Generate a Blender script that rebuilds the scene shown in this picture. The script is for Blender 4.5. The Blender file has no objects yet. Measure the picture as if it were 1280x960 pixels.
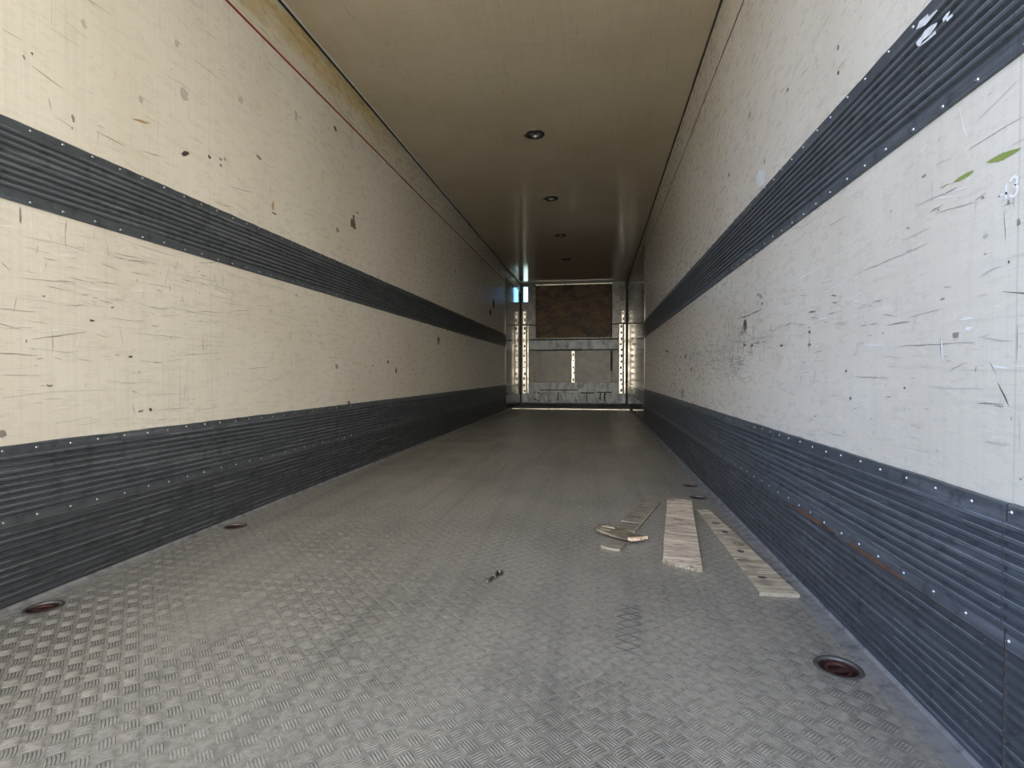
import bpy, bmesh, math, random
from mathutils import Vector, Matrix, noise
random.seed(9)
S = bpy.context.scene
C = S.collection

# ------------------------------------------------------------------ camera
CAM_H = 0.724
YAW, PITCH, FPX = 0.16086, 0.01955, 650.0
cam_d = bpy.data.cameras.new('camera')
cam_d.sensor_width = 36.0
cam_d.lens = FPX / 1280 * 36.0
cam_d.clip_start = 0.02
cam = bpy.data.objects.new('camera', cam_d)
cam.location = (0, 0, CAM_H)
cam.rotation_euler = (math.pi / 2 - PITCH, 0, YAW)
C.objects.link(cam)
S.camera = cam

# ------------------------------------------------------------------ colour management
S.view_settings.view_transform = 'Standard'
S.view_settings.look = 'None'
S.view_settings.gamma = 1.0
S.view_settings.use_curve_mapping = False
S.view_settings.exposure = 1.66
S.cycles.diffuse_bounces = 2
S.cycles.glossy_bounces = 6
S.cycles.max_bounces = 12
S.cycles.caustics_reflective = False
S.cycles.sample_clamp_indirect = 6.0

# ------------------------------------------------------------------ node helpers
class G:
    """small node-graph builder"""
    def __init__(s, tree):
        s.t = tree; s.n = tree.nodes; s.l = tree.links
    def node(s, typ, **kw):
        n = s.n.new(typ)
        for k, v in kw.items(): setattr(n, k, v)
        return n
    def put(s, sock, v):
        if hasattr(v, 'is_output') or isinstance(v, bpy.types.NodeSocket): s.l.new(v, sock)
        elif isinstance(v, (tuple, list)) and len(v) == 3 and sock.type == 'RGBA': sock.default_value = (*v, 1)
        else: sock.default_value = v
    def m(s, op, a, b=0.0, c=None, clamp=False):
        n = s.node('ShaderNodeMath', operation=op); n.use_clamp = clamp
        s.put(n.inputs[0], a); s.put(n.inputs[1], b)
        if c is not None: s.put(n.inputs[2], c)
        return n.outputs[0]
    def xyz(s, v):
        n = s.node('ShaderNodeSeparateXYZ'); s.put(n.inputs[0], v); return n.outputs
    def vec(s, x, y, z):
        n = s.node('ShaderNodeCombineXYZ')
        for i, q in enumerate((x, y, z)): s.put(n.inputs[i], q)
        return n.outputs[0]
    def obj(s):
        return s.node('ShaderNodeTexCoord').outputs['Object']
    def scale(s, v, k):
        n = s.node('ShaderNodeVectorMath', operation='MULTIPLY')
        s.put(n.inputs[0], v); n.inputs[1].default_value = k; return n.outputs[0]
    def noise(s, v, scale=5, detail=4, rough=.55, dist=0.0, col=False):
        n = s.node('ShaderNodeTexNoise'); s.put(n.inputs['Vector'], v)
        n.inputs['Scale'].default_value = scale; n.inputs['Detail'].default_value = detail
        n.inputs['Roughness'].default_value = rough; n.inputs['Distortion'].default_value = dist
        return n.outputs['Color' if col else 'Fac']
    def ramp(s, f, lo, hi, a=0.0, b=1.0, smooth=True):
        n = s.node('ShaderNodeMapRange'); n.interpolation_type = 'SMOOTHSTEP' if smooth else 'LINEAR'
        s.put(n.inputs[0], f)
        for i, q in ((1, lo), (2, hi), (3, a), (4, b)): n.inputs[i].default_value = q
        return n.outputs[0]
    def mix(s, f, a, b):
        n = s.node('ShaderNodeMix', data_type='RGBA')
        s.put(n.inputs[0], f); s.put(n.inputs[6], a); s.put(n.inputs[7], b); return n.outputs[2]
    def bump(s, h, strength=.3, dist=.002, normal=None):
        n = s.node('ShaderNodeBump'); s.put(n.inputs['Height'], h)
        n.inputs['Strength'].default_value = strength; n.inputs['Distance'].default_value = dist
        if normal is not None: s.put(n.inputs['Normal'], normal)
        return n.outputs[0]

# ------------------------------------------------------------------ sky, seen and entering through the open end
w = bpy.data.worlds.new('sky'); S.world = w; w.use_nodes = True
g = G(w.node_tree)
bg = w.node_tree.nodes['Background']
d = g.xyz(g.node('ShaderNodeTexCoord').outputs['Generated'])
side = g.ramp(d[0], -0.80, -0.02)
sky = g.mix(side, (0.54, 0.94, 1.85), (1.05, 0.96, 0.81))
up = g.ramp(d[2], 0.1, 0.95)
sky = g.mix(up, sky, (0.45, 0.60, 0.95))
low = g.ramp(d[1], -1.0, -0.55, 2.1, 0.62)          # sky brightened straight behind the lorry, added to even out the light along the walls
low = g.m('MULTIPLY', low, g.ramp(d[2], 0.0, 0.6, 1.15, .7))
lv = g.node('ShaderNodeVectorMath', operation='SCALE'); g.put(lv.inputs[0], sky); g.put(lv.inputs['Scale'], low); sky = lv.outputs[0]
front = g.ramp(d[1], 0.0, 0.5)
sky = g.mix(front, sky, (0.42, 0.70, 1.0))
gnd = g.ramp(d[2], -0.03, 0.0)
sky = g.mix(gnd, (0.80, 0.69, 0.52), sky)
g.put(bg.inputs['Color'], sky)
bg.inputs['Strength'].default_value = 1.9

sun_d = bpy.data.lights.new('sun', 'SUN')
sun_d.energy = 5.0; sun_d.angle = math.radians(0.6); sun_d.color = (1.0, 0.93, 0.80)
sun = bpy.data.objects.new('sun', sun_d)
sun.rotation_euler = Vector((0.62, -0.35, -0.70)).to_track_quat('-Z', 'Y').to_euler()
sun.location = (-8, 6, 9)
C.objects.link(sun)

# ------------------------------------------------------------------ dimensions of the box body
XL, XR = -1.767, 0.693
H = 2.8265
Y0, Y1 = -0.25, 12.12
T = 0.06                     # wall thickness

def ray(x, y):
    u = (x - 640) / FPX; v = (480 - y) / FPX
    cp, sp, s, c = math.cos(PITCH), math.sin(PITCH), math.sin(YAW), math.cos(YAW)
    fz, upv = cp + v * sp, -sp + v * cp
    return Vector((u * c - fz * s, u * s + fz * c, upv))
def on_plane(x, y, ax, val):
    """point on the plane axis=val that the photograph shows at x, y"""
    dd = ray(x, y); o = Vector((0, 0, CAM_H)); t = (val - o[ax]) / dd[ax]
    return o + dd * t

# ------------------------------------------------------------------ materials
def mat(name, base=(.5, .5, .5), rough=.5, metal=0.0, spec=.5):
    m = bpy.data.materials.new(name); m.use_nodes = True
    b = m.node_tree.nodes['Principled BSDF']
    b.inputs['Base Color'].default_value = (*base, 1)
    b.inputs['Roughness'].default_value = rough
    b.inputs['Metallic'].default_value = metal
    b.inputs['Specular IOR Level'].default_value = spec
    return m, G(m.node_tree), b

def wornmat(name, base, rough=.5, metal=0.0, amount=.25, scale=18, dark=None, spec=.5, stretch=(1, 1, 1), bump=.15):
    """plain surface with mottled wear"""
    m, g, b = mat(name, base, rough, metal, spec)
    p = g.scale(g.obj(), stretch)
    n = g.noise(p, scale, 6, .65)
    dk = dark or tuple(c * .45 for c in base)
    f = g.m('MULTIPLY', g.ramp(n, .42, .72), amount)
    g.put(b.inputs['Base Color'], g.mix(f, base, dk))
    g.put(b.inputs['Roughness'], g.m('ADD', g.m('MULTIPLY', n, .25), rough - .1))
    g.put(b.inputs['Normal'], g.bump(n, bump, .002))
    return m

CREAM = (0.765, 0.72, 0.625)
def cream(name, axis, yellow=False, rough=.30, base=CREAM):
    """gloss cream fibreglass wall, scuffed along its length. axis: the two in-plane axes"""
    m, g, b = mat(name, base, rough)
    P = g.obj(); x, y, z = g.xyz(P)
    if axis == 'YZ':
        streak = g.vec(0.0, g.m('MULTIPLY', y, .75), g.m('MULTIPLY', z, 22.0))
        vert = g.vec(3.0, g.m('MULTIPLY', y, 60.0), g.m('MULTIPLY', z, 2.0))
        flat = g.vec(0.0, y, z); along = y
    else:
        streak = g.vec(g.m('MULTIPLY', x, 20.0), g.m('MULTIPLY', y, 1.8), 0.0)
        vert = g.vec(g.m('MULTIPLY', x, 2.0), g.m('MULTIPLY', y, 45.0), 4.0)
        flat = g.vec(x, y, 2.0); along = y
    n1 = g.noise(flat, 1.3, 5, .6)
    n2 = g.noise(streak, 2.2, 8, .72, .4)
    n3 = g.noise(vert, 1.0, 3, .6)
    n4 = g.noise(g.scale(flat, (1, .3, 1) if axis == 'YZ' else (1, .5, 1)), 34, 6, .7)
    col = g.mix(g.m('MULTIPLY', g.ramp(n1, .38, .70), .42), base, tuple(c * f for c, f in zip(base, (.80, .76, .70))))
    # fine scuffs where both the streaks and the large blotches are strong
    scuff = g.m('MULTIPLY', g.ramp(n2, .57, .70), g.ramp(n1, .35, .62, .25, .85))
    col = g.mix(g.m('MULTIPLY', scuff, .60), col, (.26, .235, .20))
    n5 = g.noise(g.scale(flat, (1, .45, 2.4) if axis == 'YZ' else (1, .6, 1)), 4.5, 9, .78, .8)
    col = g.mix(g.m('MULTIPLY', g.m('MULTIPLY', g.ramp(n5, .56, .72), g.ramp(n1, .62, .40, .2, 1.0)), .34), col, (.36, .32, .255))
    n6 = g.noise(g.scale(streak, (1, 2.2, 1.3)), 3.0, 6, .75)
    col = g.mix(g.m('MULTIPLY', g.ramp(n6, .62, .72), .5), col, (.22, .20, .17))
    weave = g.m('MULTIPLY', g.noise(g.scale(streak, (1, .4, 9)), 2.0, 2, .5), g.noise(g.scale(vert, (1, 4, .5)), 1.0, 2, .5))
    col = g.mix(g.m('MULTIPLY', g.ramp(weave, .24, .42), .14), col, (.30, .27, .22))
    col = g.mix(g.m('MULTIPLY', g.ramp(n2, .38, .28), .35), col, (.80, .76, .66))
    col = g.mix(g.m('MULTIPLY', g.ramp(n3, .45, .75), .16), col, (.42, .37, .29))
    col = g.mix(g.m('MULTIPLY', g.ramp(n4, .60, .78), .12), col, (.33, .29, .23))
    # panel joints every 1.17 m
    j = g.m('ABSOLUTE', g.m('SUBTRACT', g.m('FRACT', g.m('DIVIDE', g.m('SUBTRACT', along, 0.41), 1.17)), .5))
    joint = g.ramp(j, .0022, .0010)
    col = g.mix(g.m('MULTIPLY', joint, .22), col, (.25, .22, .18))
    if yellow:
        wob = g.m('MULTIPLY', g.noise(g.scale(flat, (1, .8, 3)), 2.6, 5, .6), .34)
        zz = g.m('ADD', z, wob)
        yel = g.m('MULTIPLY', g.ramp(zz, 2.66, 2.92), g.ramp(y, 5.2, 3.4))
        ny = g.noise(g.scale(flat, (1, 1.2, 5)), 3.2, 6, .65)
        col = g.mix(g.m('MULTIPLY', yel, g.ramp(ny, .30, .58, .25, .95)), col, (.62, .455, .17))
        grm = g.m('MULTIPLY', g.ramp(z, 2.50, 2.60), g.ramp(ny, .5, .7))
        col = g.mix(g.m('MULTIPLY', grm, .40), col, (.36, .34, .22))
    g.put(b.inputs['Base Color'], col)
    g.put(b.inputs['Roughness'], g.m('ADD', g.m('MULTIPLY', g.m('ADD', scuff, n4), .12), rough - .08))
    bh = g.m('ADD', g.m('MULTIPLY', n3, .12), g.m('MULTIPLY', n2, .5))
    g.put(b.inputs['Normal'], g.bump(bh, .10, .002))
    return m

M = {}
M['wall_left'] = cream('cream_wall_yellowed', 'YZ', True)
M['wall_right'] = cream('cream_wall', 'YZ', False, base=(.73, .68, .575))
M['ceiling'] = cream('cream_ceiling', 'XY', False, rough=.13, base=(.70, .59, .425))
M['outside'] = wornmat('white_body_skin', (.7, .7, .7), .4)
M['band'] = wornmat('dark_ribbed_cladding', (.085, .098, .108), .40, .25, .5, 30, (.035, .04, .045), stretch=(1, .25, 1))
# paint worn to lighter grey in streaks
def band_mat(name, base, light, rough):
    m, g, b = mat(name, base, rough, .15, .3)
    P = g.obj(); x, y, z = g.xyz(P)
    st = g.vec(x, g.m('MULTIPLY', y, 2.0), g.m('MULTIPLY', z, 55.0))
    a = g.noise(st, 1.0, 7, .7); c = g.noise(P, 22, 6, .7); e = g.noise(P, 140, 3, .6)
    col = g.mix(g.m('MULTIPLY', g.ramp(a, .50, .72), .60), base, light)
    col = g.mix(g.m('MULTIPLY', g.ramp(c, .48, .70), .65), col, tuple(q * .35 for q in base))
    col = g.mix(g.m('MULTIPLY', g.ramp(e, .66, .74), .5), col, (.32, .34, .36))
    g.put(b.inputs['Base Color'], col)
    g.put(b.inputs['Roughness'], g.m('ADD', g.m('MULTIPLY', c, .3), rough - .15))
    g.put(b.inputs['Normal'], g.bump(g.m('ADD', a, c), .25, .001))
    return m
M['band'] = band_mat('dark_ribbed_cladding', (.082, .092, .103), (.22, .24, .26), .38)
M['rib_highlight'] = band_mat('rib_edge_highlight', (.20, .218, .235), (.36, .38, .40), .34)  # lighter grey: highlight painted into the colour of the rib edges
M['kick'] = band_mat('dark_kick_cladding', (.066, .072, .080), (.16, .172, .185), .42)
M['alu'] = wornmat('scuffed_aluminium', (.13, .14, .148), .42, .70, .85, 9, (.06, .065, .07), stretch=(1, 1, .6), bump=.3)
M['alu_bright'] = wornmat('bright_aluminium', (.66, .62, .53), .30, 1.0, .85, 7, (.14, .13, .11))
M['alu_liner'] = wornmat('polished_liner', (.15, .135, .11), .07, .25, .6, 7, (.06, .055, .045), stretch=(1, 2, .6), bump=.03)
M['rivet'] = wornmat('rivet_metal', (.42, .44, .46), .35, .9, .3, 90)
M['red'] = wornmat('red_line_plastic', (.30, .022, .018), .45)
M['dark_red'] = wornmat('dark_red_line', (.11, .022, .016), .5)
M['black'] = wornmat('black_rubber', (.018, .018, .018), .55, amount=.3)
M['dirt'] = wornmat('black_grime', (.035, .032, .028), .8)
M['plywood'] = None
M['grey_panel'] = wornmat('grey_painted_panel', (.092, .083, .066), .35, .1, .5, 8, (.06, .055, .045))
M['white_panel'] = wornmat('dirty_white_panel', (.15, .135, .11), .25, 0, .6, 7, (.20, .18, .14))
M['rust'] = wornmat('rusty_iron', (.055, .020, .015), .7, .3, .8, 60, (.010, .006, .005), bump=.8)
M['ring_rim'] = wornmat('worn_ring_rim', (.13, .125, .12), .5, .5, .6, 60)
M['mark_dark'] = wornmat('dark_scuff', (.075, .062, .052), .7)
M['mark_mid'] = wornmat('mid_scuff', (.27, .245, .21), .6)
M['mark_faint'] = wornmat('faint_scuff', (.50, .465, .41), .45)
M['mark_light'] = wornmat('pale_scratch', (.88, .87, .83), .5)
M['mark_brown'] = wornmat('brown_gouge', (.15, .10, .06), .8, 0, .7, 40, (.05, .035, .025))
M['mark_green'] = wornmat('green_paint_mark', (.25, .32, .08), .6)
M['mark_tan'] = wornmat('tan_scuff', (.40, .29, .14), .6)
M['tape'] = wornmat('torn_white_tape', (.74, .76, .76), .45, 0, .5, 50, (.42, .40, .38))
M['exposed'] = wornmat('exposed_brown_board', (.12, .055, .028), .8, 0, .9, 40, (.02, .012, .01), stretch=(1, .2, 1), bump=.6)
M['print'] = wornmat('tread_print_grime', (.115, .105, .105), .7, 0, .8, 40, (.16, .16, .165))
M['lens'] = wornmat('lamp_reflector', (.24, .25, .22), .2, .5, .4, 30)
M['sign'] = wornmat('chalky_white_paint', (.86, .87, .87), .6)

m, g, b = mat('brown_plywood', (.10, .045, .015), .55)
P = g.obj()
n = g.noise(g.scale(P, (1.0, 1, 1.6)), 4.2, 8, .68, .5); n2 = g.noise(g.scale(P, (1, 1, 7)), 6, 6, .6)
col = g.mix(g.ramp(n, .36, .66), (.15, .075, .017), (.032, .018, .007))
col = g.mix(g.m('MULTIPLY', g.ramp(n2, .5, .7), .6), col, (.030, .016, .009))
g.put(b.inputs['Base Color'], col); g.put(b.inputs['Normal'], g.bump(n2, .3, .002))
M['plywood'] = m

def old_wood(name, c1, c2, c3, seed):
    """weathered plywood, broken grain across the plank (local x along the grain)"""
    m, g, b = mat(name, c1, .8, 0, .25)
    P = g.obj()
    q = g.node('ShaderNodeVectorMath', operation='ADD'); g.put(q.inputs[0], P); q.inputs[1].default_value = (seed, seed * 2, 0)
    P = q.outputs[0]
    a = g.noise(g.scale(P, (5, 34, 7)), 1.0, 8, .74, 1.2)
    l = g.noise(P, 9, 4, .6)
    fine = g.noise(g.scale(P, (30, 260, 30)), 1.0, 4, .7)
    col = g.mix(g.ramp(a, .40, .62), c1, c2)
    col = g.mix(g.m('MULTIPLY', g.ramp(l, .48, .66), .6), col, c3)
    col = g.mix(g.m('MULTIPLY', g.ramp(fine, .55, .75), .6), col, tuple(x * .35 for x in c2))
    g.put(b.inputs['Base Color'], col)
    g.put(b.inputs['Normal'], g.bump(g.m('ADD', a, fine), .6, .002))
    return m
M['wood_a'] = old_wood('weathered_wood_pale', (.74, .64, .50), (.30, .235, .17), (.50, .42, .33), 1.3)
M['wood_b'] = old_wood('weathered_wood_grey', (.60, .53, .40), (.27, .23, .16), (.19, .165, .13), 4.7)
M['wood_c'] = old_wood('weathered_wood_dark', (.27, .245, .19), (.12, .105, .08), (.36, .32, .25), 8.1)
M['wood_d'] = old_wood('weathered_wood_brown', (.20, .17, .12), (.085, .07, .05), (.30, .25, .17), 5.5)
M['wood_raw'] = wornmat('fresh_broken_wood', (.62, .47, .32), .8, 0, .6, 120, (.25, .18, .11), bump=.6)
M['wood_edge'] = wornmat('plywood_edge', (.27, .235, .17), .8, 0, .7, 90, (.16, .14, .11), bump=.4)

# tread plate: five raised lens-shaped bars, alternating direction in a checkerboard at 45 degrees
m, g, b = mat('tread_plate_floor', (.3, .3, .3), .42, .55)
P = g.obj(); x, y, z = g.xyz(P)
k = 1 / (0.0382 * math.sqrt(2))
u = g.m('MULTIPLY', g.m('ADD', x, y), k)
v = g.m('MULTIPLY', g.m('SUBTRACT', y, x), k)
par = g.m('FLOORED_MODULO', g.m('ADD', g.m('FLOOR', u), g.m('FLOOR', v)), 2.0)
fu = g.m('SUBTRACT', g.m('FRACT', u), .5); fv = g.m('SUBTRACT', g.m('FRACT', v), .5)
inv = g.m('SUBTRACT', 1.0, par)
a = g.m('ADD', g.m('MULTIPLY', fu, inv), g.m('MULTIPLY', fv, par))
c = g.m('ADD', g.m('MULTIPLY', fv, inv), g.m('MULTIPLY', fu, par))
ck = g.m('MULTIPLY', c, 6.0)
t = g.m('SUBTRACT', g.m('FRACT', g.m('ADD', ck, .5)), .5)
inside = g.m('LESS_THAN', g.m('ABSOLUTE', ck), 2.5)
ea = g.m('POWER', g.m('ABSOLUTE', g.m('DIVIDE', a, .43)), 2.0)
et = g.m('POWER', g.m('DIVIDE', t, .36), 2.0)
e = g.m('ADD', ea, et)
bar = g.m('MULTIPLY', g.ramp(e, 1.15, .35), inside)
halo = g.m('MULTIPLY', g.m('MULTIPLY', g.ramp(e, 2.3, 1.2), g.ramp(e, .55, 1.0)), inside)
edge = g.m('MULTIPLY', g.ramp(x, XL + .035, XL + .045), g.ramp(x, XR - .062, XR - .072))
wear = g.noise(P, 1.6, 5, .6)
track = g.noise(g.vec(g.m('MULTIPLY', x, 9.0), g.m('MULTIPLY', y, .45), 0.0), 1.0, 6, .65)
grit = g.noise(P, 55, 6, .75)
fine = g.noise(P, 260, 3, .7)
bh = g.m('MULTIPLY', g.m('MULTIPLY', bar, edge), g.ramp(wear, .38, .62, .10, 1.0))
base = g.mix(g.ramp(grit, .35, .68), (.47, .445, .375), (.27, .258, .225))
base = g.mix(g.m('MULTIPLY', g.ramp(track, .45, .68), .45), base, (.20, .195, .185))
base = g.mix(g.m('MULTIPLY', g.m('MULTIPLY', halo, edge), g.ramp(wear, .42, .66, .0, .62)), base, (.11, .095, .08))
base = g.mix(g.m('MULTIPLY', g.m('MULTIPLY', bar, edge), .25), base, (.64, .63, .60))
base = g.mix(g.m('MULTIPLY', g.ramp(g.noise(P, 7, 6, .7), .60, .74), .5), base, (.13, .10, .085))
base = g.mix(g.ramp(fine, .66, .72), base, (.85, .85, .85))
base = g.mix(g.ramp(y, 10.5, 10.52), base, (.035, .035, .038))
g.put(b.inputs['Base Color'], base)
g.put(b.inputs['Metallic'], g.ramp(y, 10.5, 10.52, .45, .0))
g.put(b.inputs['Roughness'], g.m('SUBTRACT', g.m('ADD', g.m('MULTIPLY', grit, .35), .30), g.m('MULTIPLY', bar, .14)))
hgt = g.m('ADD', bh, g.m('MULTIPLY', g.m('ADD', grit, g.m('MULTIPLY', fine, .4)), .22))
g.put(b.inputs['Normal'], g.bump(hgt, 1.0, .0034))
M['floor'] = m

m, g, b = mat('sky_dimming_glass', (.50, .72, .86), .05)  # blue tint put into the glass to dim the bright sky behind it
b.inputs['Transmission Weight'].default_value = 1.0
b.inputs['IOR'].default_value = 1.1
M['glass'] = m

m, g, b = mat('sunlit_yard', (.40, .37, .31), .9)
P = g.obj(); n = g.noise(P, 2, 8, .7)
g.put(b.inputs['Base Color'], g.mix(n, (.60, .55, .45), (.46, .42, .34)))
M['yard'] = m

# ------------------------------------------------------------------ mesh helpers
def link(name, bm, m, parent=None, smooth=False, bevel=0.0, auto=None):
    me = bpy.data.meshes.new(name)
    bmesh.ops.recalc_face_normals(bm, faces=bm.faces)
    bm.to_mesh(me); bm.free()
    for q in (m if isinstance(m, (list, tuple)) else [m]): me.materials.append(q)
    if smooth:
        for p in me.polygons: p.use_smooth = True
    o = bpy.data.objects.new(name, me); C.objects.link(o)
    if parent is not None: o.parent = parent
    if bevel:
        md = o.modifiers.new('bevel', 'BEVEL'); md.width = bevel; md.segments = 2; md.limit_method = 'ANGLE'
    return o
def empty(name, loc, rz=0.0):
    o = bpy.data.objects.new(name, None); o.empty_display_size = .05
    o.location = loc; o.rotation_euler = (0, 0, rz); C.objects.link(o); return o
def tag(o, label=None, cat=None, group=None, kind=None):
    for k_, v_ in (('label', label), ('category', cat), ('group', group), ('kind', kind)):
        if v_: o[k_] = v_
    return o
def box(bm, x0, x1, y0, y1, z0, z1, mi=0):
    r = bmesh.ops.create_cube(bm, size=1.0)
    for q in r['verts']:
        q.co = Vector((x0 + (q.co.x + .5) * (x1 - x0), y0 + (q.co.y + .5) * (y1 - y0), z0 + (q.co.z + .5) * (z1 - z0)))
    fs = {f for q in r['verts'] for f in q.link_faces}
    for f in fs: f.material_index = mi
    return r['verts']
def prism(bm, pts, z0, z1, mi=0, side_mi=None, jitter=0):
    """extruded polygon between z0 and z1"""
    lo = [bm.verts.new((p[0], p[1], z0)) for p in pts]; hi = [bm.verts.new((p[0], p[1], z1 + random.uniform(-jitter, jitter))) for p in pts]
    n_ = len(pts)
    f = bm.faces.new(hi); f.material_index = mi
    f = bm.faces.new(lo[::-1]); f.material_index = mi
    for i in range(n_):
        f = bm.faces.new((lo[i], lo[(i + 1) % n_], hi[(i + 1) % n_], hi[i])); f.material_index = mi if side_mi is None else side_mi
def lathe(bm, prof, seg=40, c=(0, 0, 0), mi=0):
    rings = []
    for r, z_ in prof:
        if r < 1e-5: rings.append([bm.verts.new((c[0], c[1], c[2] + z_))])
        else: rings.append([bm.verts.new((c[0] + r * math.cos(2 * math.pi * i / seg), c[1] + r * math.sin(2 * math.pi * i / seg), c[2] + z_)) for i in range(seg)])
    for A, B in zip(rings, rings[1:]):
        for i in range(seg):
            j = (i + 1) % seg
            if len(A) == 1 and len(B) == 1: continue
            if len(A) == 1: f = bm.faces.new((A[0], B[i], B[j]))
            elif len(B) == 1: f = bm.faces.new((A[i], A[j], B[0]))
            else: f = bm.faces.new((A[i], A[j], B[j], B[i]))
            f.material_index = mi
def tube(bm, pts, r, seg=10, mi=0, closed=False):
    pts = [Vector(p) for p in pts]; rings = []
    n_ = len(pts)
    for i, p in enumerate(pts):
        d_ = (pts[(i + 1) % n_] - pts[i - 1]) if closed else (pts[min(i + 1, n_ - 1)] - pts[max(i - 1, 0)])
        d_.normalize()
        a_ = d_.cross(Vector((0, 0, 1)))
        if a_.length < 1e-3: a_ = d_.cross(Vector((1, 0, 0)))
        a_.normalize(); b_ = d_.cross(a_)
        rr = r[i] if isinstance(r, (list, tuple)) else r
        rings.append([bm.verts.new(p + (a_ * math.cos(2 * math.pi * k_ / seg) + b_ * math.sin(2 * math.pi * k_ / seg)) * rr) for k_ in range(seg)])
    for i in range(n_ if closed else n_ - 1):
        A, B = rings[i], rings[(i + 1) % n_]
        for k_ in range(seg):
            f = bm.faces.new((A[k_], A[(k_ + 1) % seg], B[(k_ + 1) % seg], B[k_])); f.material_index = mi
    if not closed:
        for q in (rings[0], rings[-1][::-1]):
            f = bm.faces.new(q); f.material_index = mi
def holed_slab(bm, x0, x1, y0, y1, z, dz, holes):
    """flat slab with round holes: holes = [(x, y, r)]; dz is where the back face lies"""
    edges = []
    def loop(pts):
        vs = [bm.verts.new((p[0], p[1], z)) for p in pts]
        for i in range(len(vs)): edges.append(bm.edges.new((vs[i], vs[(i + 1) % len(vs)])))
    loop([(x0, y0), (x1, y0), (x1, y1), (x0, y1)])
    for hx, hy, hr in holes:
        loop([(hx + hr * math.cos(2 * math.pi * i / 32), hy + hr * math.sin(2 * math.pi * i / 32)) for i in range(32)])
    bmesh.ops.triangle_fill(bm, use_beauty=True, edges=edges)
    r = bmesh.ops.extrude_face_region(bm, geom=list(bm.faces))
    for q in r['geom']:
        if isinstance(q, bmesh.types.BMVert): q.co.z += dz

# ------------------------------------------------------------------ setting: yard, floor, ceiling, walls
bm = bmesh.new(); box(bm, -30, 30, -30, 30, -1.30, -1.20)
tag(link('ground', bm, M['yard']), kind='structure')

RINGS = [(0.592, 1.382, .045), (0.591, 3.165, .042), (0.604, 3.498, .042), (-1.690, 2.214, .042), (-1.690, 1.345, .042)]
bm = bmesh.new(); holed_slab(bm, XL - T, XR + T, Y0, Y1 + T, 0.0, -0.06, RINGS)
# crosshatched tyre print left on the plate
def strip(bm, p, q, wd, z, mi):
    p = Vector(p); q = Vector(q); d_ = (q - p).normalized(); n_ = Vector((-d_.y, d_.x)) * wd / 2
    k_ = max(2, int((q - p).length / .02)); prev = None
    for i in range(k_ + 1):
        c_ = p.lerp(q, i / k_) + n_ * random.uniform(-.5, .5); s_ = random.uniform(.5, 1.3)
        cur = (bm.verts.new((*(c_ + n_ * s_), z)), bm.verts.new((*(c_ - n_ * s_), z)))
        if prev:
            f = bm.faces.new((prev[0], prev[1], cur[1], cur[0])); f.material_index = mi
        prev = cur
for i in range(7):
    y_ = 1.655 - i * .043; xs = .074 - i * .005
    strip(bm, (xs, y_), (xs + .068, y_ - .040), .0062 - i * .0006, .0007, 1)
    strip(bm, (xs, y_ - .040), (xs + .068, y_), .0062 - i * .0006, .0009, 1)
fl = tag(link('floor', bm, [M['floor'], M['print']]), kind='structure')

LAMPS = [(-.537, 4.582), (-.540, 6.265), (-.540, 7.948), (-.542, 9.60)]
bm = bmesh.new(); holed_slab(bm, XL - T, XR + T, Y0, Y1 + T, H, 0.06, [(lx, ly, .062) for lx, ly in LAMPS])
tag(link('ceiling', bm, M['ceiling']), kind='structure')

# ---- marks: thin ragged patches of grime lying on a wall, part of the wall's own mesh
MK = ['wall', 'mark_dark', 'mark_mid', 'mark_faint', 'mark_light', 'mark_brown', 'mark_green', 'mark_tan', 'tape']
def blob(bm, X, y_, z_, ry, rz_, mi, ang=0.0, n_=11, rag=.35, lift=.0005):
    s_ = 1 if X < 0 else -1
    X = X + s_ * (lift + mi * .00006)
    ca, sa = math.cos(ang), math.sin(ang); vs = []
    for i in range(n_):
        t_ = 2 * math.pi * i / n_; k_ = 1 + random.uniform(-rag, rag)
        a_, b_ = math.cos(t_) * ry * k_, math.sin(t_) * rz_ * k_
        vs.append(bm.verts.new((X, y_ + a_ * ca - b_ * sa, z_ + a_ * sa + b_ * ca)))
    f = bm.faces.new(vs); f.material_index = mi
def scratch(bm, X, p, q, wd, mi, wob=.002, lift=.0005):
    s_ = 1 if X < 0 else -1
    X = X + s_ * (lift + mi * .00006)
    p = Vector(p); q = Vector(q); L_ = (q - p).length
    if L_ < 1e-4: return
    d_ = (q - p) / L_; n_ = Vector((-d_.y, d_.x)); k_ = max(3, int(L_ / .02)); prev = None; off = 0
    for i in range(k_ + 1):
        t_ = i / k_; off += random.uniform(-wob, wob); hw = wd / 2 * (math.sin(math.pi * min(.97, max(.03, t_))) ** .5) * random.uniform(.5, 1.2)
        c_ = p.lerp(q, t_) + n_ * off
        cur = (bm.verts.new((X, *(c_ + n_ * hw))), bm.verts.new((X, *(c_ - n_ * hw))))
        if prev:
            f = bm.faces.new((prev[0], prev[1], cur[1], cur[0])); f.material_index = mi
        prev = cur
def px_blob(bm, X, x, y, wpx, hpx, mi, ang=0.0, rag=.35):
    c_ = on_plane(x, y, 0, X)
    a_ = on_plane(x + wpx / 2, y, 0, X); b_ = on_plane(x, y - hpx / 2, 0, X)
    blob(bm, X, c_.y, c_.z, abs(a_.y - c_.y) + 1e-4, abs(b_.z - c_.z) + 1e-4, mi, ang, rag=rag)
def px_scr(bm, X, x0, y0, x1, y1, wd, mi, wob=.0015):
    a_ = on_plane(x0, y0, 0, X); b_ = on_plane(x1, y1, 0, X)
    scratch(bm, X, (a_.y, a_.z), (b_.y, b_.z), wd, mi, wob)

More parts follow.
